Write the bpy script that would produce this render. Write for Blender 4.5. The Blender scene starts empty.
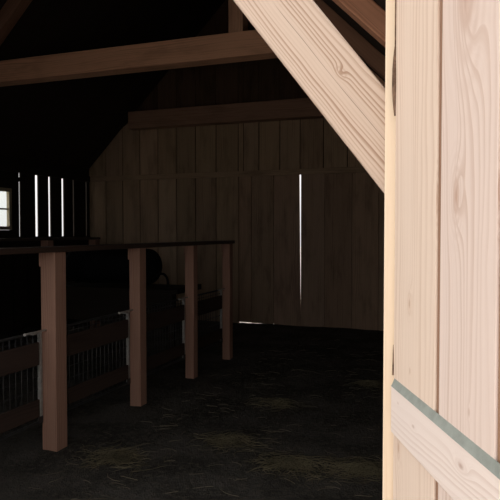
import bpy, math, random
from mathutils import Vector, Matrix

R = random.Random(7)
scene = bpy.context.scene
col = scene.collection
D = bpy.data

# ------------------------------------------------------------------ helpers
class MB:
    """Collects boxes / prisms / tubes into one mesh with UVs in metres, a tint colour and a board id per face."""
    def __init__(self):
        self.v, self.f, self.uv, self.tint, self.bid, self.smooth = [], [], [], [], [], []

    def _face(self, idx, uvs, tint, bid, smooth=False):
        self.f.append(idx); self.uv.append(uvs); self.tint.append(tint); self.bid.append(bid); self.smooth.append(smooth)

    def hexa(self, P, grain=2, tint=(1, 1, 1), bid=None, M=None):
        """P: 8 points, order x0y0z0 x1y0z0 x1y1z0 x0y1z0 then the same at z1."""
        bid = R.random() if bid is None else bid
        b = len(self.v)
        pts = [Vector(p) for p in P]
        for p in pts:
            self.v.append(tuple(M @ p) if M else tuple(p))
        faces = [((0, 3, 2, 1), 2), ((4, 5, 6, 7), 2), ((0, 1, 5, 4), 1), ((1, 2, 6, 5), 0), ((2, 3, 7, 6), 1), ((3, 0, 4, 7), 0)]
        for q, ax in faces:
            rest = [a for a in (0, 1, 2) if a != ax]
            if grain in rest:
                ua = grain; va = [a for a in rest if a != grain][0]
            else:
                ua, va = rest
            uvs = [(pts[i][ua], pts[i][va] + (0.37 if ax == 0 else 0.0)) for i in q]
            self._face(tuple(b + i for i in q), uvs, tint, bid)

    def box(self, x0, x1, y0, y1, z0, z1, grain=2, tint=(1, 1, 1), bid=None, M=None):
        self.hexa([(x0, y0, z0), (x1, y0, z0), (x1, y1, z0), (x0, y1, z0),
                   (x0, y0, z1), (x1, y0, z1), (x1, y1, z1), (x0, y1, z1)], grain, tint, bid, M)

    def tube(self, pts, r, n=8, tint=(1, 1, 1), closed_ends=True, radii=None):
        b = len(self.v); pts = [Vector(p) for p in pts]; m = len(pts); bid = R.random()
        up0 = None; L = 0.0; Ls = []
        for i, p in enumerate(pts):
            t = (pts[min(i + 1, m - 1)] - pts[max(i - 1, 0)]).normalized()
            if up0 is None:
                up0 = t.orthogonal().normalized()
            up0 = (up0 - t * up0.dot(t)).normalized()
            s = t.cross(up0)
            rr = radii[i] if radii else r
            if i: L += (p - pts[i - 1]).length
            Ls.append(L)
            for k in range(n):
                a = 2 * math.pi * k / n
                self.v.append(tuple(p + up0 * (math.cos(a) * rr) + s * (math.sin(a) * rr)))
        for i in range(m - 1):
            for k in range(n):
                k2 = (k + 1) % n
                u0, u1 = Ls[i], Ls[i + 1]; v0, v1 = k / n * 6.28 * r, (k + 1) / n * 6.28 * r
                self._face((b + i * n + k, b + i * n + k2, b + (i + 1) * n + k2, b + (i + 1) * n + k),
                           [(u0, v0), (u0, v1), (u1, v1), (u1, v0)], tint, bid, n > 4)
        if closed_ends:
            self._face(tuple(b + k for k in reversed(range(n))), [(0, 0)] * n, tint, bid)
            self._face(tuple(b + (m - 1) * n + k for k in range(n)), [(0, 0)] * n, tint, bid)

    def build(self, name, mat, parent=None, loc=(0, 0, 0), rotz=0.0, bevel=0.0, seg=2):
        me = D.meshes.new(name)
        me.from_pydata(self.v, [], self.f)
        me.uv_layers.new(name='UVMap')
        me.attributes.new('tint', 'FLOAT_COLOR', 'CORNER')
        me.attributes.new('bid', 'FLOAT', 'FACE')
        uvl = me.uv_layers['UVMap']; ct = me.attributes['tint']; ba = me.attributes['bid']
        li = 0
        for fi, p in enumerate(me.polygons):
            ba.data[fi].value = self.bid[fi]
            p.use_smooth = self.smooth[fi]
            for k in range(p.loop_total):
                uvl.data[li].uv = self.uv[fi][k]
                ct.data[li].color = (*self.tint[fi], 1.0)
                li += 1
        me.materials.append(mat)
        o = D.objects.new(name, me); col.objects.link(o)
        o.location = loc; o.rotation_euler.z = rotz
        if parent: o.parent = parent
        if bevel:
            md = o.modifiers.new('bevel', 'BEVEL'); md.width = bevel; md.segments = seg
            md.limit_method = 'ANGLE'; md.angle_limit = math.radians(40)
        return o

def tag(o, label, cat, group=None, kind=None):
    o['label'] = label; o['category'] = cat
    if group: o['group'] = group
    if kind: o['kind'] = kind
    return o

def struct(o, label, cat):
    return tag(o, label, cat, kind='structure')

def empty(name, loc, rotz=0.0):
    o = D.objects.new(name, None); col.objects.link(o)
    o.location = loc; o.rotation_euler.z = rotz; o.empty_display_size = 0.1
    return o

def copy_tree(src, parent=None):
    c = src.copy(); col.objects.link(c)
    if parent: c.parent = parent
    for ch in list(src.children):
        copy_tree(ch, c)
    return c

# ------------------------------------------------------------------ materials
class NT:
    def __init__(self, name):
        self.m = D.materials.new(name); self.m.use_nodes = True
        self.t = self.m.node_tree; self.t.nodes.clear()
        self.out = self.t.nodes.new('ShaderNodeOutputMaterial')
    def n(self, typ, **kw):
        x = self.t.nodes.new(typ)
        for k, v in kw.items(): setattr(x, k, v)
        return x
    def link(self, a, b): self.t.links.new(a, b)
    def math(self, op, a, b=None, c=None, clamp=False):
        x = self.n('ShaderNodeMath', operation=op); x.use_clamp = clamp
        for i, s in enumerate((a, b, c)):
            if s is None: continue
            if isinstance(s, (int, float)): x.inputs[i].default_value = s
            else: self.link(s, x.inputs[i])
        return x.outputs[0]
    def comb(self, x, y, z=0.0):
        c = self.n('ShaderNodeCombineXYZ')
        for i, s in enumerate((x, y, z)):
            if isinstance(s, (int, float)): c.inputs[i].default_value = s
            else: self.link(s, c.inputs[i])
        return c.outputs[0]
    def noise(self, vec, scale, detail=2.0, rough=0.5):
        x = self.n('ShaderNodeTexNoise'); x.inputs['Scale'].default_value = scale
        x.inputs['Detail'].default_value = detail; x.inputs['Roughness'].default_value = rough
        self.link(vec, x.inputs['Vector']); return x.outputs['Fac']
    def mix(self, fac, a, b, blend='MIX'):
        x = self.n('ShaderNodeMix', data_type='RGBA', blend_type=blend)
        for s, i in ((fac, 0), (a, 6), (b, 7)):
            if isinstance(s, (int, float)): x.inputs[i].default_value = s
            elif isinstance(s, tuple): x.inputs[i].default_value = (*s, 1.0)
            else: self.link(s, x.inputs[i])
        return x.outputs[2]
    def ss(self, x, lo, hi):
        r = self.n('ShaderNodeMapRange', interpolation_type='SMOOTHSTEP')
        self.link(x, r.inputs[0]); r.inputs[1].default_value = lo; r.inputs[2].default_value = hi
        return r.outputs[0]
    def bsdf(self, colour, rough=0.6, spec=0.3, normal=None, metal=0.0):
        b = self.n('ShaderNodeBsdfPrincipled')
        if isinstance(colour, tuple): b.inputs['Base Color'].default_value = (*colour, 1)
        else: self.link(colour, b.inputs['Base Color'])
        if isinstance(rough, (int, float)): b.inputs['Roughness'].default_value = rough
        else: self.link(rough, b.inputs['Roughness'])
        b.inputs['Specular IOR Level'].default_value = spec
        b.inputs['Metallic'].default_value = metal
        if normal: self.link(normal, b.inputs['Normal'])
        self.link(b.outputs[0], self.out.inputs[0]); return b
    def bump(self, h, strength=0.3, dist=0.002):
        x = self.n('ShaderNodeBump'); x.inputs['Strength'].default_value = strength
        x.inputs['Distance'].default_value = dist; self.link(h, x.inputs['Height']); return x.outputs[0]

def wood(name, light, dark, ring=70.0, contrast=1.0, warp=0.10, knots=(), knot_col=(0.30, 0.16, 0.09), rough=0.65,
         spec=0.2, crack=0.0, blot=0.0):
    """Procedural timber: growth-ring lines follow a warped across-grain coordinate; knots bend the rings round them.
    knots: (u, v, radius, amount, stretch) in the mesh's own UV metres."""
    T = NT(name)
    uv = T.n('ShaderNodeUVMap', uv_map='UVMap')
    s = T.n('ShaderNodeSeparateXYZ'); T.link(uv.outputs[0], s.inputs[0]); u, v = s.outputs[0], s.outputs[1]
    bid = T.n('ShaderNodeAttribute', attribute_name='bid').outputs['Fac']
    tint = T.n('ShaderNodeAttribute', attribute_name='tint').outputs['Color']
    ob = T.math('MULTIPLY', bid, 41.0)
    low = T.noise(T.comb(T.math('MULTIPLY', u, 0.9), T.math('MULTIPLY', v, 5.0), ob), 1.0, 1.0, 0.4)
    low2 = T.noise(T.comb(T.math('MULTIPLY', u, 7.0), T.math('MULTIPLY', v, 22.0), ob), 1.0, 1.0, 0.5)
    g = T.math('MULTIPLY_ADD', T.math('SUBTRACT', low, 0.5), warp, v)
    g = T.math('MULTIPLY_ADD', T.math('SUBTRACT', low2, 0.5), 0.010, g)
    core = None; krings = None
    for (ku, kv, kr, ka, ks) in knots:
        du = T.math('DIVIDE', T.math('SUBTRACT', u, ku), kr * ks)
        dv = T.math('DIVIDE', T.math('SUBTRACT', v, kv), kr)
        d2 = T.math('ADD', T.math('MULTIPLY', du, du), T.math('MULTIPLY', dv, dv))
        e = T.math('EXPONENT', T.math('MULTIPLY', d2, -1.0))
        g = T.math('MULTIPLY_ADD', e, ka, g)
        c = T.math('MULTIPLY', T.math('EXPONENT', T.math('MULTIPLY', d2, -9.0)), min(1.0, ka * 26))
        sq = T.math('SQRT', d2)
        kr_ = T.math('MULTIPLY_ADD', T.math('SINE', T.math('MULTIPLY', sq, 3.6 * 6.2832 * min(1.0, kr / 0.03))), 0.5, 0.5)
        kr_ = T.math('MULTIPLY', kr_, T.math('MULTIPLY', T.math('EXPONENT', T.math('MULTIPLY', d2, -1.3)), 0.95))
        krings = kr_ if krings is None else T.math('MAXIMUM', krings, kr_)
        core = c if core is None else T.math('MAXIMUM', core, c)
    wob = T.noise(T.comb(T.math('MULTIPLY', g, ring * 0.35), ob, T.math('MULTIPLY', u, 0.5)), 1.0, 1.0, 0.5)
    ph = T.math('MULTIPLY_ADD', wob, 2.2, T.math('MULTIPLY', g, ring))
    fr_ = T.math('FRACT', ph)
    late = T.math('MULTIPLY', T.ss(fr_, 0.35, 0.93), T.math('SUBTRACT', 1.0, T.ss(fr_, 0.93, 1.0)))
    amp = T.noise(T.comb(T.math('MULTIPLY', u, 0.8), T.math('MULTIPLY', g, 16.0), T.math('ADD', ob, 5.0)), 1.0, 1.0, 0.5)
    rings = T.math('MULTIPLY', late, T.math('MULTIPLY_ADD', T.ss(amp, 0.35, 0.68), 0.85, 0.15))
    if krings is not None:
        rings = T.math('MAXIMUM', rings, krings)
    fine = T.noise(T.comb(T.math('MULTIPLY', u, 9.0), T.math('MULTIPLY', g, 520.0), ob), 1.0, 1.0, 0.5)
    a = T.math('MULTIPLY', rings, 0.95 * contrast)
    a = T.math('MULTIPLY_ADD', T.math('SUBTRACT', fine, 0.5), 0.40 * contrast, a, clamp=True)
    c = T.mix(a, light, dark)
    if blot:
        bl = T.noise(T.comb(T.math('MULTIPLY', u, 1.6), T.math('MULTIPLY', v, 6.0), ob), 1.0, 3.0, 0.6)
        c = T.mix(T.math('MULTIPLY', T.ss(bl, 0.45, 0.75), blot), c, tuple(x * 0.55 for x in dark))
    if crack:
        # drying checks: a few long thin splits along the grain
        cv = T.math('MULTIPLY_ADD', T.math('SUBTRACT', low2, 0.5), 0.006, T.math('MULTIPLY_ADD', T.math('SUBTRACT', low, 0.5), warp, v))
        cf = T.math('FRACT', T.math('MULTIPLY', cv, 24.0))
        cd = T.math('ABSOLUTE', T.math('SUBTRACT', cf, 0.5))
        cm = T.math('SUBTRACT', 1.0, T.ss(cd, 0.008, 0.035))
        on = T.ss(T.noise(T.comb(T.math('MULTIPLY', u, 2.2), T.math('FLOOR', T.math('MULTIPLY', cv, 24.0)), ob), 1.0, 1.0, 0.5), 0.50, 0.58)
        c = T.mix(T.math('MULTIPLY', T.math('MULTIPLY', cm, on), crack), c, tuple(x * 0.22 for x in dark))
    if core is not None:
        c = T.mix(T.math('MULTIPLY', core, 0.75), c, knot_col)
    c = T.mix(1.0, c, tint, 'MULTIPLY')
    nrm = T.bump(T.math('ADD', rings, T.math('MULTIPLY', fine, 0.5)), 0.25, 0.0015)
    T.bsdf(c, rough, spec, nrm)
    return T.m

def plain(name, c, rough=0.6, spec=0.3, metal=0.0, var=0.25, scale=8.0, bump=0.0):
    T = NT(name)
    tc = T.n('ShaderNodeTexCoord')
    n = T.noise(tc.outputs['Object'], scale, 4.0, 0.6)
    lo = tuple(x * (1 - var) for x in c); hi = tuple(min(1, x * (1 + var)) for x in c)
    cc = T.mix(T.ss(n, 0.3, 0.7), lo, hi)
    nr = T.bump(T.noise(tc.outputs['Object'], scale * 6, 3.0, 0.6), bump, 0.004) if bump else None
    T.bsdf(cc, rough, spec, nr, metal)
    return T.m

# camera constants, used only to lay out the door's geometry in metres
EYE = 1.5
DH = 1.4                      # distance from the lens to the door hinge
HINGE = (-0.179, 1.425)
def door_uv(x, y):            # height and along-leaf position of a mark on the open door
    xn = (x - 250) / 602.0
    t = DH * (xn - 0.2276) / (xn + 0.09)
    return EYE + (232 - y) / 602.0 * (DH - t), t

def K(x, y, r, a, s): u, v = door_uv(x, y); return (u, v, r, a, s)

m_door = wood('pale_planed_pine', (0.755, 0.63, 0.56), (0.52, 0.365, 0.285), ring=60, contrast=0.52, warp=0.13,
              knots=[K(455, 196, 0.030, 0.050, 2.6), K(409, 304, 0.016, 0.030, 2.2), K(470, 414, 0.008, 0.012, 2.0),
                     K(399, 450, 0.020, 0.036, 2.4), K(463, -15, 0.075, 0.10, 2.6), K(410, 372, 0.008, 0.010, 2.0)],
              knot_col=(0.50, 0.33, 0.25))
m_rail = wood('pale_planed_pine_rail', (0.80, 0.69, 0.64), (0.60, 0.46, 0.40), ring=60, contrast=0.5, warp=0.08,
              knots=[(0.413, 1.112, 0.015, 0.030, 2.0), (0.193, 1.107, 0.008, 0.020, 2.0), (0.10, 1.128, 0.004, 0.010, 2.0)], knot_col=(0.36, 0.22, 0.17))
m_jamb = wood('cream_pine', (0.82, 0.66, 0.50), (0.68, 0.49, 0.34), ring=80, contrast=0.6, warp=0.05)
m_brace = wood('pale_sawn_timber', (0.575, 0.45, 0.37), (0.34, 0.22, 0.155), ring=76, contrast=1.0, warp=0.22,
               knots=[(0.36, 0.02, 0.012, 0.02, 1.6)], knot_col=(0.40, 0.26, 0.18), crack=0.75)
m_beam = wood('brown_timber', (0.60, 0.345, 0.235), (0.38, 0.20, 0.125), ring=40, contrast=0.8, crack=0.5, blot=0.4, rough=0.75)
m_post = wood('reddish_timber', (0.37, 0.212, 0.155), (0.235, 0.125, 0.09), ring=60, contrast=0.8, crack=0.3, rough=0.75)
m_wall = wood('brown_wall_board', (0.47, 0.335, 0.225), (0.28, 0.19, 0.125), ring=45, contrast=0.9, blot=0.5, rough=0.8)
m_gable = wood('shade_toned_gable_board', (0.13, 0.08, 0.055), (0.075, 0.045, 0.03), ring=45, contrast=0.9, blot=0.5, rough=0.85)  # darker tone stands in for the shade high on the back wall
m_backdoor = wood('weathered_door_board', (0.42, 0.29, 0.205), (0.25, 0.165, 0.115), ring=45, contrast=0.9, blot=0.5, rough=0.8)
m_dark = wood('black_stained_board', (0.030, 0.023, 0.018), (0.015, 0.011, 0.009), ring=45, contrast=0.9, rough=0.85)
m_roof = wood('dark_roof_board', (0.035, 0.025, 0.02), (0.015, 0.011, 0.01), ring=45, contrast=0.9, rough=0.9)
m_handrail = wood('dark_worn_rail', (0.055, 0.034, 0.026), (0.03, 0.018, 0.014), ring=60, contrast=0.8, rough=0.5, spec=0.4)
m_gate_board = wood('gate_board', (0.055, 0.036, 0.029), (0.033, 0.021, 0.017), ring=50, contrast=0.8, blot=0.5, rough=0.8)
m_winwood = wood('window_wood', (0.42, 0.36, 0.25), (0.28, 0.23, 0.15), ring=60, contrast=0.6)
m_grey_edge = plain('grey_green_edge', (0.27, 0.29, 0.265), 0.55, 0.35, var=0.12, scale=30)  # grey green tone of the rail's top bevel
m_bark = plain('bark', (0.16, 0.10, 0.07), 0.9, 0.1, var=0.5, scale=60, bump=0.6)
m_metal = plain('galvanised_steel', (0.36, 0.35, 0.335), 0.45, 0.5, metal=0.3, var=0.2, scale=20)
m_wire = plain('dull_wire', (0.05, 0.05, 0.052), 0.5, 0.5, metal=0.4, var=0.2, scale=20)
m_black = plain('black_plastic', (0.006, 0.006, 0.007), 0.75, 0.12, var=0.3, scale=5)
m_hose = plain('black_rubber', (0.010, 0.009, 0.009), 0.7, 0.15, var=0.3)
m_straw = plain('straw', (0.17, 0.145, 0.10), 0.8, 0.2, var=0.35, scale=3)
m_hay = plain('dull_hay', (0.115, 0.098, 0.06), 0.8, 0.2, var=0.4, scale=6)
m_gravel = plain('pale_gravel', (0.62, 0.57, 0.50), 0.95, 0.1, var=0.25, scale=14, bump=0.5)

T = NT('trodden_earth')
tc = T.n('ShaderNodeTexCoord').outputs['Object']
n1 = T.noise(tc, 2.2, 5.0, 0.6); n2 = T.noise(tc, 26.0, 5.0, 0.7); n3 = T.noise(tc, 110.0, 3.0, 0.6)
c = T.mix(T.ss(n1, 0.35, 0.68), (0.046, 0.042, 0.037), (0.098, 0.091, 0.082))
c = T.mix(T.ss(n2, 0.45, 0.72), c, (0.12, 0.108, 0.09))
c = T.mix(T.math('MULTIPLY', T.ss(n3, 0.60, 0.75), 0.6), c, (0.14, 0.12, 0.085))
T.bsdf(c, 0.95, 0.1, T.bump(T.math('ADD', n2, T.math('MULTIPLY', n3, 0.5)), 1.0, 0.045))
m_earth = T.m

T = NT('window_glass')
tr = T.n('ShaderNodeBsdfTransparent'); tr.inputs[0].default_value = (0.93, 0.95, 0.94, 1)
gl = T.n('ShaderNodeBsdfGlossy'); gl.inputs['Roughness'].default_value = 0.03
mx = T.n('ShaderNodeMixShader'); mx.inputs[0].default_value = 0.06; T.link(tr.outputs[0], mx.inputs[1]); T.link(gl.outputs[0], mx.inputs[2])
T.link(mx.outputs[0], T.out.inputs[0]); m_glass = T.m

# ------------------------------------------------------------------ the building
XL, XR = -6.54, 0.20           # inside faces of the long walls
YF, YB = 1.44, 9.34            # front wall (outside face), back wall (inside face)
RX = -3.53                     # ridge line
def raft_z(x): return 5.54 - abs(x - RX)      # centre line of the truss rafters, 45 degrees
def roof_z(x): return raft_z(x) + 0.115
EAVE = roof_z(XL)

# earth floor, gently uneven
from mathutils import noise as mnoise
def ground_h(x, y):
    return 0.012 * mnoise.noise(Vector((x * 1.3, y * 1.3, 0))) + 0.008 * mnoise.noise(Vector((x * 5, y * 5, 3))) + 0.004 * mnoise.noise(Vector((x * 14, y * 14, 5))) - 0.012
nx, ny = 150, 180
vs, fs = [], []
for j in range(ny + 1):
    for i in range(nx + 1):
        x = XL - 0.03 + (XR - XL + 0.06) * i / nx; y = YF + (YB - YF + 0.02) * j / ny
        vs.append((x, y, ground_h(x, y)))
for j in range(ny):
    for i in range(nx):
        a = j * (nx + 1) + i; fs.append((a, a + 1, a + nx + 2, a + nx + 1))
me = D.meshes.new('floor'); me.from_pydata(vs, [], fs); me.materials.append(m_earth)
for p in me.polygons: p.use_smooth = True
fl = D.objects.new('floor', me); col.objects.link(fl)
struct(fl, 'dark trodden earth floor of the barn', 'floor')

# pale yard outside, all round the barn (four strips, none under the floor)
g = MB()
for (x0, x1, y0, y1) in ((-60, 60, -60, YF), (-60, 60, YB + 0.02, 60), (-60, XL - 0.03, YF, YB + 0.02), (XR + 0.03, 60, YF, YB + 0.02)):
    g.box(x0, x1, y0, y1, -0.2, -0.025)
struct(g.build('ground', m_gravel), 'pale gravel yard outside the barn', 'ground')

def jit(a=0.12):
    k = 1 + R.uniform(-a, a); return (k * R.uniform(0.98, 1.02), k, k * R.uniform(0.97, 1.03))

# back wall: boards over a sheathing layer, opening for the double door
def boards_x(mb, xs, y0, y1, z0, ztop=99.0, gap=0.016):
    xs = sorted(set(xs) | ({RX} if xs[0] < RX < xs[-1] else set()))
    for a, b in zip(xs[:-1], xs[1:]):
        a2, b2 = a + gap / 2, b - gap / 2
        if b2 - a2 < 0.01: continue
        za, zb = min(ztop, roof_z(a2)), min(ztop, roof_z(b2))
        if max(za, zb) <= z0 + 0.01: continue
        za, zb = max(za, z0 + 0.001), max(zb, z0 + 0.001)
        mb.hexa([(a2, y0, z0), (b2, y0, z0), (b2, y1, z0), (a2, y1, z0), (a2, y0, za), (b2, y0, zb), (b2, y1, zb), (a2, y1, za)], 2, jit(0.16) if gap else (0.25, 0.25, 0.25))
def frange(a, b, step):
    n = max(1, round((b - a) / step)); return [a + (b - a) * i / n for i in range(n + 1)]
DX0, DXM, DX1, DZ = -3.62, -2.56, -1.28, 2.43
w = MB()
low_l = [XL, -6.18, -5.83, -5.48, -5.12, -4.76, -4.40, -4.02, DX0]
boards_x(w, low_l, YB, YB + 0.022, -0.1, DZ)
boards_x(w, frange(DX1, XR, 0.36), YB, YB + 0.022, -0.1, DZ)
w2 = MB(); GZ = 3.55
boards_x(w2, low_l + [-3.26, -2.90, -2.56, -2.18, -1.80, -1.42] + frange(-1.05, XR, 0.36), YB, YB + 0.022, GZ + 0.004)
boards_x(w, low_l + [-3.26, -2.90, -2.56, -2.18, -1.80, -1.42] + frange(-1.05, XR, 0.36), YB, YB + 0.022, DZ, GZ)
def gable_sheet(mb, y0, y1, z0): boards_x(mb, frange(XL - 0.06, XR + 0.06, 0.1), y0, y1, z0, gap=0.0)
for a, b in ((XL - 0.06, DX0), (DX1, XR + 0.06)):
    boards_x(w, frange(a, b, 0.1), YB + 0.022, YB + 0.05, -0.1, DZ, 0.0)
gable_sheet(w, YB + 0.022, YB + 0.05, DZ)
struct(w2.build('wall_gable', m_gable), 'gable boards with shade in their colour, above the beam on the back wall', 'wall')
wb = w.build('wall_back', m_wall); struct(wb, 'brown vertical board wall at the far end of the barn', 'wall')
# girt across the back wall over the doors
g = MB(); g.box(XL, -0.45, YB - 0.035, YB - 0.001, DZ - 0.015, DZ + 0.075, 0)
struct(g.build('trim_1', m_wall, bevel=0.004), 'thin horizontal batten across the back wall above the doors', 'trim')
# edge boards of the door opening
g = MB(); g.box(DX0 - 0.11, DX0 + 0.015, YB - 0.03, YB - 0.001, -0.02, DZ - 0.016)
struct(g.build('trim_2', m_wall, bevel=0.004), 'upright frame board on the left of the back doors', 'trim')
g = MB(); g.box(DX1 - 0.01, DX1 + 0.10, YB - 0.03, YB - 0.001, -0.02, DZ - 0.016)
struct(g.build('trim_3', m_wall, bevel=0.004), 'upright frame board on the right of the back doors', 'trim')
# back doors: the gap between the leaves narrows towards the floor
def leafx(mb, xs, y0, y1, z0, z1, dxa=(0, 0), dxb=(0, 0), zs=None):
    za = z0
    n = len(xs) - 1
    for i in range(n):
        a, b = xs[i] + 0.008, xs[i + 1] - 0.008
        z0 = zs[i] if zs else za
        ab = a + (dxa[0] if i == 0 else 0); at = a + (dxa[1] if i == 0 else 0)
        bb = b + (dxb[0] if i == n - 1 else 0); bt = b + (dxb[1] if i == n - 1 else 0)
        mb.hexa([(ab, y0, z0), (bb, y0, z0), (bb, y1, z0), (ab, y1, z0), (at, y0, z1), (bt, y0, z1), (bt, y1, z1), (at, y1, z1)], 2, jit())
d = MB(); xs = [DX0 + 0.005, -3.38, -3.00, DXM]
leafx(d, xs, YB, YB + 0.022, 0.004, DZ - 0.004, dxb=(0.023, -0.006), zs=[0.002, -0.004, -0.09])
d.hexa([(DX0 + 0.01, YB + 0.022, -0.002), (DXM - 0.002, YB + 0.022, -0.002), (DXM - 0.002, YB + 0.034, -0.002), (DX0 + 0.01, YB + 0.034, -0.002),
        (DX0 + 0.01, YB + 0.022, DZ - .004), (DXM - 0.022, YB + 0.022, DZ - .004), (DXM - 0.022, YB + 0.034, DZ - .004), (DX0 + 0.01, YB + 0.034, DZ - .004)], 2)
struct(d.build('door_1', m_backdoor), 'left leaf of the closed back doors with daylight under it', 'door')
d = MB(); xs = [DXM + 0.008, -2.15, -1.72, -1.31, DX1 - 0.003]
leafx(d, xs, YB, YB + 0.022, -0.09, DZ - 0.004)
d.box(DXM + 0.014, DX1 - 0.005, YB + 0.022, YB + 0.034, -0.09, DZ - 0.004)
struct(d.build('door_2', m_backdoor), 'right leaf of the closed back doors, beside the bright slit', 'door')

# left wall: solid below and above, gappy boards between, one small window
w = MB()
ZA, ZB = 1.42, 2.42
def boards_y(mb, ys, x0, x1, z0, z1, gap=0.01, tintf=jit):
    for a, b in zip(ys[:-1], ys[1:]):
        mb.box(x0, x1, a + gap / 2, b - gap / 2, z0, z1, 2, tintf())
WY0, WY1, WZ0, WZ1 = 6.72, 7.33, 1.53, 2.16
boards_y(w, frange(YF, YB, 0.33), XL - 0.022, XL, -0.1, ZA)
boards_y(w, frange(YF, YB, 0.33), XL - 0.022, XL, ZB, EAVE)
w.box(XL - 0.05, XL - 0.022, YF, YB + 0.05, -0.1, ZA); w.box(XL - 0.05, XL - 0.022, YF, YB + 0.05, ZB, EAVE)
slits = [(7.535, 0.031), (7.925, 0.072), (8.24, 0.058), (8.585, 0.062), (8.875, 0.029), (9.25, 0.026)]
edge = WY1
for y, gw in slits:
    w.box(XL - 0.022, XL, edge, y - gw / 2, ZA, ZB, 2, jit()); edge = y + gw / 2
w.box(XL - 0.022, XL, edge, YB + 0.03, ZA, ZB)
w.box(XL - 0.022, XL, YF, WY0, ZA, ZB)
w.box(XL - 0.022, XL, WY0, WY1, ZA, WZ0); w.box(XL - 0.022, XL, WY0, WY1, WZ1, ZB)
w.box(XL - 0.02, XL + 0.02, 7.44, 7.63, 2.28, 2.34, 1)          # nailed cross cleat over the first gap
w.box(XL, XL + 0.05, YF + 0.05, YB - 0.04, ZB - 0.01, ZB + 0.09, 1)  # girt
w.box(XL, XL + 0.05, YF + 0.05, YB - 0.04, ZA - 0.09, ZA + 0.01, 1)
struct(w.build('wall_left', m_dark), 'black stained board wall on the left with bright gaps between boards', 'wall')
g = MB()
c0 = 0.055
g.box(XL - 0.022, XL + 0.03, WY0 + 0.002, WY0 + c0, WZ0 + 0.002, WZ1 - 0.002); g.box(XL - 0.022, XL + 0.03, WY1 - c0, WY1 - 0.002, WZ0 + 0.002, WZ1 - 0.002)
g.box(XL - 0.022, XL + 0.03, WY0 + c0, WY1 - c0, WZ0 + 0.002, WZ0 + c0, 1); g.box(XL - 0.022, XL + 0.03, WY0 + c0, WY1 - c0, WZ1 - c0, WZ1 - 0.002, 1)
zm = (WZ0 + WZ1) / 2; ym = (WY0 + WY1) / 2
g.box(XL - 0.012, XL + 0.008, WY0 + c0, WY1 - c0, zm - 0.012, zm + 0.012, 1)
g.box(XL - 0.012, XL + 0.008, ym - 0.012, ym + 0.012, WZ0 + c0, WZ1 - c0, 2)
wf = g.build('window_1', m_winwood); struct(wf, 'small bright four pane window in the dark left wall', 'window')
g = MB(); g.box(XL - 0.006, XL - 0.003, WY0 + c0, WY1 - c0, WZ0 + c0, WZ1 - c0)
g.build('pane', m_glass, wf)

# right wall
w = MB(); boards_y(w, frange(YF + 0.08, YB, 0.33), XR, XR + 0.022, -0.1, roof_z(XR + 0.03)); w.box(XR + 0.022, XR + 0.05, YF + 0.08, YB + 0.05, -0.1, roof_z(XR + 0.05))
struct(w.build('wall_right', m_wall), 'board wall on the right behind the open door', 'wall')
# front wall round the big doorway
OX0, OX1, OZ = -3.40, -0.03, 2.42
w = MB()
boards_x(w, frange(XL, OX0, 0.3), YF + 0.02, YF + 0.042, -0.1, OZ); w.box(XL - 0.06, OX0, YF + 0.042, YF + 0.07, -0.1, OZ)
boards_x(w, frange(OX1, XR + 0.06, 0.1), YF + 0.02, YF + 0.07, -0.1, OZ, 0.0); boards_x(w, frange(-0.5, OX1, 0.05), YF + 0.10, YF + 0.12, 2.15, OZ, 0.0)
boards_x(w, frange(XL, XR, 0.3), YF + 0.02, YF + 0.042, OZ + 0.165); gable_sheet(w, YF + 0.042, YF + 0.07, OZ + 0.165)
struct(w.build('wall_front', m_wall), 'board front wall above and left of the big doorway', 'wall')
# added lower half door, out of frame, put in to shade the floor
d = MB(); leafx(d, frange(OX0 + 0.005, -1.66, 0.29), 1.46, 1.488, 0.03, 1.25)
d.box(OX0 + 0.02, -1.68, 1.489, 1.515, 0.18, 0.30, 0); d.box(OX0 + 0.02, -1.68, 1.489, 1.515, 0.98, 1.10, 0)
struct(d.build('added_half_door', m_brace), 'added pale half door shading the floor from the left of the doorway', 'door')
# roof slopes
for sgn, nm, lb in ((-1, 'ceiling', 'dark boarded roof slope over the left side'), (1, 'ceiling', 'dark boarded roof slope over the right side')):
    r = MB(); ys = frange(YF - 0.1, YB + 0.35, 0.25)
    xe = (XL - 0.07) if sgn < 0 else (XR + 0.12); ze = roof_z(xe); zr = roof_z(RX)
    for a, b in zip(ys[:-1], ys[1:]):
        x0, x1, z0, z1 = (xe, RX, ze, zr) if sgn < 0 else (RX, xe, zr, ze)
        r.hexa([(x0, a, z0), (x1, a, z1), (x1, b - .001, z1), (x0, b - .001, z0), (x0, a, z0 + 0.06), (x1, a, z1 + 0.06), (x1, b - .001, z1 + 0.06), (x0, b - .001, z0 + 0.06)], 0, jit())
    xe2 = xe; r.hexa([(x0, YF - .1, z0 + .06), (x1, YF - .1, z1 + .06), (x1, YB + .35, z1 + .06), (x0, YB + .35, z0 + .06),
                      (x0, YF - .1, z0 + .1), (x1, YF - .1, z1 + .1), (x1, YB + .35, z1 + .1), (x0, YB + .35, z0 + .1)], 0)
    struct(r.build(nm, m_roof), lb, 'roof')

# ------------------------------------------------------------------ timbers
def stick(name, p0, p1, w, h, mat, label, cat, up=(0, 0, 1), bevel=0.006, tint=(1, 1, 1), group=None, vshift=0.0):
    """A squared timber from p0 to p1, w across, h in the up direction; grain runs along it."""
    p0, p1 = Vector(p0), Vector(p1); L = (p1 - p0).length
    X = (p1 - p0).normalized(); Z = (Vector(up) - X * Vector(up).dot(X)).normalized(); Y = Z.cross(X)
    M = Matrix((X, Y, Z)).transposed().to_4x4()
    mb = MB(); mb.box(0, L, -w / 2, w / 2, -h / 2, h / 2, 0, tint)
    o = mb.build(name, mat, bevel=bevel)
    o.matrix_world = Matrix.Translation(p0) @ M
    return tag(o, label, cat, group)

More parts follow.
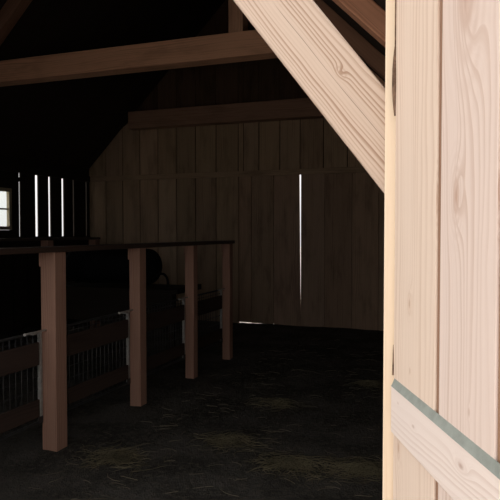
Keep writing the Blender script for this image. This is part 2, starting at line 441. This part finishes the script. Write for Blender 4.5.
TY = 5.86; BZ0, BZ1 = 3.285, 3.535; BZ = (BZ0 + BZ1) / 2
def beam_end(z): return 5.54 - z
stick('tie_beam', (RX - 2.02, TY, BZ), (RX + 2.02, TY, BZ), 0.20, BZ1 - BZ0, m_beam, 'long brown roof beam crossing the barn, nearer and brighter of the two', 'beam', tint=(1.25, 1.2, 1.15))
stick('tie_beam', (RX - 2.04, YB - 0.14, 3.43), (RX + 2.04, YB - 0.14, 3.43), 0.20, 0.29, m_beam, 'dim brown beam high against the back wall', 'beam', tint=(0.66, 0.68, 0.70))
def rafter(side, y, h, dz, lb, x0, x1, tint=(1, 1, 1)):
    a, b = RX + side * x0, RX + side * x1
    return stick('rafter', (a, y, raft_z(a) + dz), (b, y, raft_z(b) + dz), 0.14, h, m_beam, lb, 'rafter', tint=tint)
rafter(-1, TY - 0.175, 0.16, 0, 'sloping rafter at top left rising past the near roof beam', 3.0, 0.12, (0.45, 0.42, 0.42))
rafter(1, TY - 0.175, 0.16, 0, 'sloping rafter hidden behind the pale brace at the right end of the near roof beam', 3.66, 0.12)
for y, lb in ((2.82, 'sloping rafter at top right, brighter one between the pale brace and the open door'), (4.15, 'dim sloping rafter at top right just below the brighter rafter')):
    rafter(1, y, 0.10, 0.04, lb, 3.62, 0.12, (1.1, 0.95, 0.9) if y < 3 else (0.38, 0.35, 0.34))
stick('upright_post', (-2.27, TY, BZ1 + 0.002), (-2.27, TY, 4.18), 0.16, 0.16, m_beam, 'short upright post standing on the near roof beam', 'post', up=(0, 1, 0))
# door post (hinge side), its left edge in view
g = MB(); g.box(-0.1850, -0.03, 1.402, 1.448, -0.05, 2.14, 2)
dp = g.build('door_post', m_jamb, bevel=0.003)
tag(dp, 'cream upright door post at the hinge edge of the open pale door', 'post')
# header over the doorway and far door post
hb = stick('header_beam', (OX0 - 0.15, 1.53, OZ + 0.082), (-0.47, 1.53, OZ + 0.082), 0.16, 0.16, m_brace, 'pale header beam over the big doorway', 'beam'); hb['kind'] = 'structure'
g = MB(); g.box(OX0 - 0.15, OX0 - 0.001, 1.402, 1.448, -0.05, OZ, 2)
tag(g.build('door_post', m_jamb, bevel=0.003), 'cream upright door post on the far left side of the doorway', 'post', kind='structure')
# diagonal brace
th = math.radians(52.6); ux, uz = -math.cos(th), math.sin(th)
nxx, nzz = math.sin(th), math.cos(th)           # towards upper right
e0 = Vector((-0.19, 1.588)); ctr = (e0[0] + nxx * 0.0755, e0[1] + nzz * 0.0755)
s0 = -0.06; s1 = (OZ - 0.06 - ctr[1]) / uz
br = stick('diagonal_brace', (ctr[0] + ux * s0, 1.515, ctr[1] + uz * s0), (ctr[0] + ux * s1, 1.515, ctr[1] + uz * s1), 0.13, 0.151, m_brace,
           'broad pale diagonal timber brace rising left from the door post', 'brace', bevel=0.007)

# ------------------------------------------------------------------ the open door
ang = math.atan2(-0.909, 0.427)
leaf = MB()
edges = [0.046, 0.290, 0.5195, 0.745, 0.97, 1.20]
tints = [(1.02, 0.985, 0.93), (0.985, 0.97, 0.985), (1.0, 0.98, 0.97), (1, 1, 1), (1, 1, 1)]
for i in range(5):
    leaf.box(edges[i] + 0.010 * (i > 0), edges[i + 1] - 0.010, 0.0, 0.026, 0.06, 2.13, 2, tints[i], 0.13 + 0.19 * i)
for i in range(4): leaf.box(edges[i + 1] - 0.0098, edges[i + 1] + 0.0098, 0.0035, 0.025, 0.065, 2.125, 2, (0.40, 0.28, 0.21), 0.5)  # dark brown strips: the groove's shadow line is put into their colour
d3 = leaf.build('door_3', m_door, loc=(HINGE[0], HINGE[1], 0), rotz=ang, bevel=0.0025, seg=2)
struct(d3, 'pale pine plank door swung open at the right, knots and a cross rail on it', 'door')
PR, Z0, Z1 = 0.008, 1.050, 1.1705
def rail(zb, zt, t0, nm):
    m = MB(); ch = 0.017
    dz = -0.0234 * (1.19 - t0)
    m.hexa([(t0, -PR, zb), (1.19, -PR, zb + dz), (1.19, 0, zb + dz), (t0, 0, zb), (t0, -PR, zt - ch), (1.19, -PR, zt - ch + dz), (1.19, 0, zt - ch + dz), (t0, 0, zt - ch)], 0)
    o = m.build(nm, m_rail, d3, bevel=0.002)
    m = MB()
    m.hexa([(t0, -PR, zt - ch), (1.19, -PR, zt - ch + dz), (1.19, 0, zt - ch + dz), (t0, 0, zt - ch), (t0, -PR + 0.002, zt - ch + 0.003), (1.19, -PR + 0.002, zt - ch + 0.003 + dz), (1.19, 0, zt + dz), (t0, 0, zt)], 0)
    e = m.build('rail_top_edge', m_grey_edge, o); e['label'] = 'grey green top edge of the rail'
    return o
rail(Z0, Z1, 0.053, 'cross_rail')
rail(0.20, 0.33, 0.053, 'cross_rail')
# wane of bark left on the leaf's hinge edge
def sliver(z0, z1, prof, n=24):
    m = MB(); P, W = [], []
    for i in range(n + 1):
        q = i / n; wd = prof(q); P.append((0.0445 - wd * 0.15, -0.0005, z0 + (z1 - z0) * q)); W.append(max(0.0004, wd))
    m.tube(P, 0.004, 8, radii=W); return m
m = sliver(1.76, 2.10, lambda q: 0.0052 * math.sin(math.pi * min(1, q / 0.45)) ** 0.8 + 0.0017 if q < 0.45 else 0.0017)
bk = m.build('bark_edge', m_bark, d3); bk['label'] = 'dark sliver of bark on the door edge'
sp = sliver(1.176, 1.245, lambda q: 0.0022 * (1 - q) + 0.0005).build('edge_split', m_bark, d3); sp['label'] = 'dark split just above the rail'

# ------------------------------------------------------------------ pen fence
FX = -2.705; PW = 0.060
PY = [2.33, 3.44, 4.565, 5.635, 6.625]
PS = [1, 1, 0.88, 0.82, 0.80]
H = 1.362
post_labels = ['reddish square fence post nearest the doorway, out at the left', 'reddish square fence post nearest the camera, biggest of the row',
               'reddish square fence post between the two nearest mesh gates in full view', 'reddish square fence post in front of the black tank stand',
               'last and smallest fence post where the hand rail ends']
m = MB(); m.box(-PW, PW, -PW, PW, -0.03, H, 2)
proto = m.build('fence_post', m_post, bevel=0.005)
m = MB(); m.box(-PW - 0.022, -PW - 0.0005, -PW + 0.01, PW - 0.01, H - 0.10, H - 0.001, 2)
m.build('rail_cleat', m_post, proto, bevel=0.003)
for i, y in enumerate(PY):
    o = proto if i == 0 else copy_tree(proto)
    o.location = (FX, y, 0); o.scale = (PS[i], PS[i], 1); tag(o, post_labels[i], 'post', 'reddish posts of the near pen fence')
m = MB(); m.box(FX - 0.085, FX + 0.075, YF + 0.075, PY[-1] + 0.055, H + 0.001, H + 0.038, 1)
tag(m.build('hand_rail', m_handrail, bevel=0.004), 'long dark hand rail along the tops of the near fence posts', 'rail')

# mesh gates hung between posts
GX = FX - 0.068
def make_gate(L):
    root = empty('mesh_gate', (0, 0, 0))
    zb, zt = 0.19, 0.825
    for k, y in enumerate((0.0, L - 0.022)):
        m = MB(); m.box(0.0, 0.026, y, y + 0.022, zb, zt, 2); s = m.build('side_bar', m_metal, root, bevel=0.003); s['label'] = 'bright metal upright bar'
    for z in (zb, zt - 0.016):
        m = MB(); m.box(0.003, 0.019, 0.0225, L - 0.0225, z, z + 0.016, 1); m.build('cross_bar', m_wire, root, bevel=0.003)
    m = MB()
    n = int((L - 0.05) / 0.052)
    for i in range(1, n):
        y = 0.022 + (L - 0.044) * i / n; m.tube([(0.011, y, zb + 0.012), (0.011, y, zt - 0.01)], 0.0032, 6)
    for z in frange(zb + 0.06, zt - 0.05, 0.085):
        m.tube([(0.005, 0.022, z), (0.005, L - 0.022, z)], 0.0028, 6)
    wm = m.build('wire_mesh', m_wire, root); wm['label'] = 'dark welded wire mesh'
    for (a, b_) in ((0.60, 0.755), (0.245, 0.365)):
        m = MB(); m.box(0.0235, 0.043, 0.026, L - 0.052, a, b_, 1); m.build('board', m_gate_board, root, bevel=0.003)
    m = MB(); m.tube([(0.05, L - 0.20, zt + 0.006), (0.05, L - 0.13, zt + 0.004), (0.05, L + 0.008, zt + 0.004)], 0.007, 8)
    m.tube([(0.05, L - 0.20, zt + 0.006), (0.062, L - 0.215, zt + 0.006)], 0.010, 8)
    m.box(0.022, 0.052, L - 0.12, L - 0.06, zt - 0.012, zt - 0.002)
    lt = m.build('latch', m_metal, root, bevel=0.001); lt['label'] = 'small metal slide latch'
    for z in (0.30, 0.70):
        m = MB(); m.box(0.006, 0.018, -0.101, -0.0005, z, z + 0.03, 1); h = m.build('hinge', m_metal, root, bevel=0.002)
    m = MB(); m.box(0.0265, 0.030, L - 0.05, L - 0.004, zb + 0.002, zb + 0.05, 1); m.build('corner_plate', m_wire, root)
    return root
gate_labels = ['wire mesh gate with two brown boards at the left edge, nearest the camera',
               'wire mesh gate with two brown boards between the two nearest full posts',
               'dim mesh gate in front of the black tank stand', 'dim last mesh gate at the far end of the hand rail']
gp = make_gate(PY[1] - PY[0] - 2 * PW - 0.115)
for i in range(4):
    o = gp if i == 0 else copy_tree(gp)
    o.location = (GX, PY[i] + PW * PS[i] + 0.104, 0)
    o.scale.y = (PY[i + 1] - PY[i] - PW * PS[i + 1] - PW * PS[i] - 0.115) / (PY[1] - PY[0] - 2 * PW - 0.115)
    tag(o, gate_labels[i], 'gate', 'mesh gates of the near pen fence')

# farther fence beyond the pen
FX2 = -5.0; PY2 = [6.24, 7.25]
far_labels = ['far pen fence post whose top shows just above the nearest fence post',
              'far pen fence post whose top shows left of the black tank']
for i, y in enumerate(PY2):
    m = MB(); m.box(-0.055, 0.055, -0.055, 0.055, -0.03, 1.395, 2)
    o = m.build('fence_post', m_post, loc=(FX2, y, 0), bevel=0.005)
    tag(o, far_labels[i], 'post', 'posts of the farther fence')
m = MB(); m.box(FX2 - 0.06, FX2 + 0.06, 3.6, 7.32, 1.396, 1.428, 1)
tag(m.build('hand_rail', m_handrail, bevel=0.004), 'farther dark hand rail across the pen, below the window and gaps', 'rail')

# black tank on a low stand in the pen
tx0, tx1, ty, tr_, tz = -4.88, -3.56, 6.52, 0.222, 1.075
m = MB()
prof = [(tx0 + 0.16 * (1 - math.cos(math.pi / 2 * k / 10)), max(0.008, tr_ * math.sin(math.pi / 2 * k / 10))) for k in range(11)]
prof += [(tx0 + 0.35, tr_), (tx0 + 0.36, tr_ + 0.006), (tx0 + 0.39, tr_ + 0.006), (tx0 + 0.40, tr_)]
prof += [(tx1 - 0.16 * (1 - math.cos(math.pi / 2 * k / 10)), max(0.008, tr_ * math.sin(math.pi / 2 * k / 10))) for k in range(10, -1, -1)]
m.tube([(x, ty, tz) for x, _ in prof], 0.2, 32, radii=[r for _, r in prof])
tank = m.build('tank', m_black); tag(tank, 'round ended black tank lying behind the fence posts', 'tank')
m = MB()
hp = [(x, ty - 0.12, z) for x, z in ((-3.70, 0.945), (-3.58, 0.945), (-3.51, 0.985), (-3.45, 1.00), (-3.405, 0.97), (-3.385, 0.92), (-3.38, 0.845))]
sm = []
for i in range(len(hp) - 1):
    for k in range(4):
        t = k / 4; P = [Vector(hp[max(0, i - 1)]), Vector(hp[i]), Vector(hp[i + 1]), Vector(hp[min(len(hp) - 1, i + 2)])]
        sm.append(0.5 * ((2 * P[1]) + (-P[0] + P[2]) * t + (2 * P[0] - 5 * P[1] + 4 * P[2] - P[3]) * t * t + (-P[0] + 3 * P[1] - 3 * P[2] + P[3]) * t ** 3))
sm.append(Vector(hp[-1]))
m.tube(sm, 0.014, 10)
hs = m.build('outlet_hose', m_hose, tank); hs['label'] = 'thin curved hose at the tank end'
st = empty('tank_stand', (-4.03, ty, 0))
m = MB(); m.box(-0.87, 0.88, -0.33, 0.33, 0.785, 0.83, 0); m.box(-0.87, -0.83, -0.33, 0.33, 0.83, 0.85, 1); m.box(0.84, 0.88, -0.33, 0.33, 0.83, 0.85, 1)
m.build('top', m_dark, st, bevel=0.004)
m = MB(); m.box(-0.80, 0.80, -0.30, -0.275, 0.42, 0.784, 0); m.build('front_board', m_dark, st, bevel=0.003)
for sx in (-0.80, 0.73):
    for sy in (-0.27, 0.20):
        m = MB(); m.box(sx, sx + 0.07, sy, sy + 0.07, -0.03, 0.784, 2); m.build('leg', m_dark, st, bevel=0.003)
tag(st, 'low black wooden stand carrying the black tank', 'stand')

# ------------------------------------------------------------------ straw and hay
def straw(mb, x, y, a, L, r, lift=0.0, curve=0.0, tilt=0.0):
    p = []; n = 4
    for k in range(n + 1):
        t = k / n - 0.5; aa = a + curve * t
        px, py = x + math.cos(aa) * L * t, y + math.sin(aa) * L * t
        p.append((px, py, ground_h(px, py) + r * 0.6 + lift * (1 - (2 * t) ** 2) + max(0, tilt * (t + 0.5))))
    mb.tube(p, r, 4)
m = MB()
for i in range(800):
    # thickest in the aisle towards the doorway
    y = 2.0 + 6.3 * R.random() ** 1.5; x = R.uniform(-2.55, -0.15)
    if mnoise.noise(Vector((x * 1.7, y * 1.7, 9))) < R.uniform(-0.45, 0.35): continue
    straw(m, x, y, R.uniform(-0.6, 0.9) if R.random() < 0.7 else R.uniform(0, 3.14), R.uniform(0.04, 0.15), R.uniform(0.0010, 0.0022), R.uniform(0, 0.008), R.gauss(0, 0.35))
tag(m.build('loose_straw', m_straw), 'loose pale straws scattered over the earth floor', 'straw', kind='stuff')
clumps = [((-1.065, 3.70), 0.30, 300, 'biggest hay clump, in the middle of the floor near the bottom of the picture'),
          ((-1.60, 3.98), 0.34, 220, 'flat brownish straw patch left of the middle hay clump'),
          ((-0.63, 3.80), 0.34, 340, 'hay clump on the floor against the edge of the open door'),
          ((-0.93, 5.95), 0.24, 160, 'small hay clump farther in, near the door edge'),
          ((-2.20, 3.42), 0.36, 240, 'dim hay patch at the foot of the nearest fence post'),
          ((-1.55, 5.0), 0.28, 120, 'thin hay wisp in the dark middle of the floor')]
for (cx, cy), rr, n, lb in clumps:
    m = MB()
    for i in range(n):
        q = min(0.95, abs(R.gauss(0, 0.42))); a = R.uniform(0, 6.28)
        x, y = cx + rr * q * math.cos(a), cy + rr * 0.75 * q * math.sin(a)
        straw(m, x, y, R.gauss(0.35, 0.7), R.uniform(0.06, 0.22), R.uniform(0.0010, 0.0022), R.uniform(0, 0.05) * max(0.1, 1 - q), R.uniform(-1.6, 1.6), R.uniform(-0.02, 0.03))
    tag(m.build('hay_clump', m_hay), lb, 'hay', 'hay clumps on the barn floor')

# ------------------------------------------------------------------ light and camera
wd = D.worlds.new('overcast_sky'); scene.world = wd; wd.use_nodes = True
nt = wd.node_tree; nt.nodes.clear()
out = nt.nodes.new('ShaderNodeOutputWorld'); bg = nt.nodes.new('ShaderNodeBackground')
tcw = nt.nodes.new('ShaderNodeTexCoord'); sp = nt.nodes.new('ShaderNodeSeparateXYZ'); mr = nt.nodes.new('ShaderNodeMapRange')
nt.links.new(tcw.outputs['Generated'], sp.inputs[0]); nt.links.new(sp.outputs[2], mr.inputs[0])
mr.inputs[1].default_value = 0.0; mr.inputs[2].default_value = 1.0; mr.inputs[3].default_value = 0.5; mr.inputs[4].default_value = 1.3
bg.inputs[0].default_value = (1.0, 0.985, 0.965, 1); nt.links.new(mr.outputs[0], bg.inputs[1])     # overcast: brighter overhead
nt.links.new(bg.outputs[0], out.inputs[0])

cam = D.cameras.new('camera'); cam.sensor_width = 36.0; cam.lens = 602 / 500 * 36.0; cam.clip_start = 0.02
co = D.objects.new('camera', cam); col.objects.link(co)
co.location = (0, 0, EYE); co.rotation_euler = (math.radians(90 - 1.71), 0, math.radians(20.07))
scene.camera = co
vs_ = scene.view_settings
scene.display_settings.display_device = 'sRGB'
vs_.view_transform = 'Standard'; vs_.look = 'None'; vs_.gamma = 1.0; vs_.use_curve_mapping = False
vs_.exposure = 1.05
try: scene.cycles.use_denoising = True
except Exception: pass
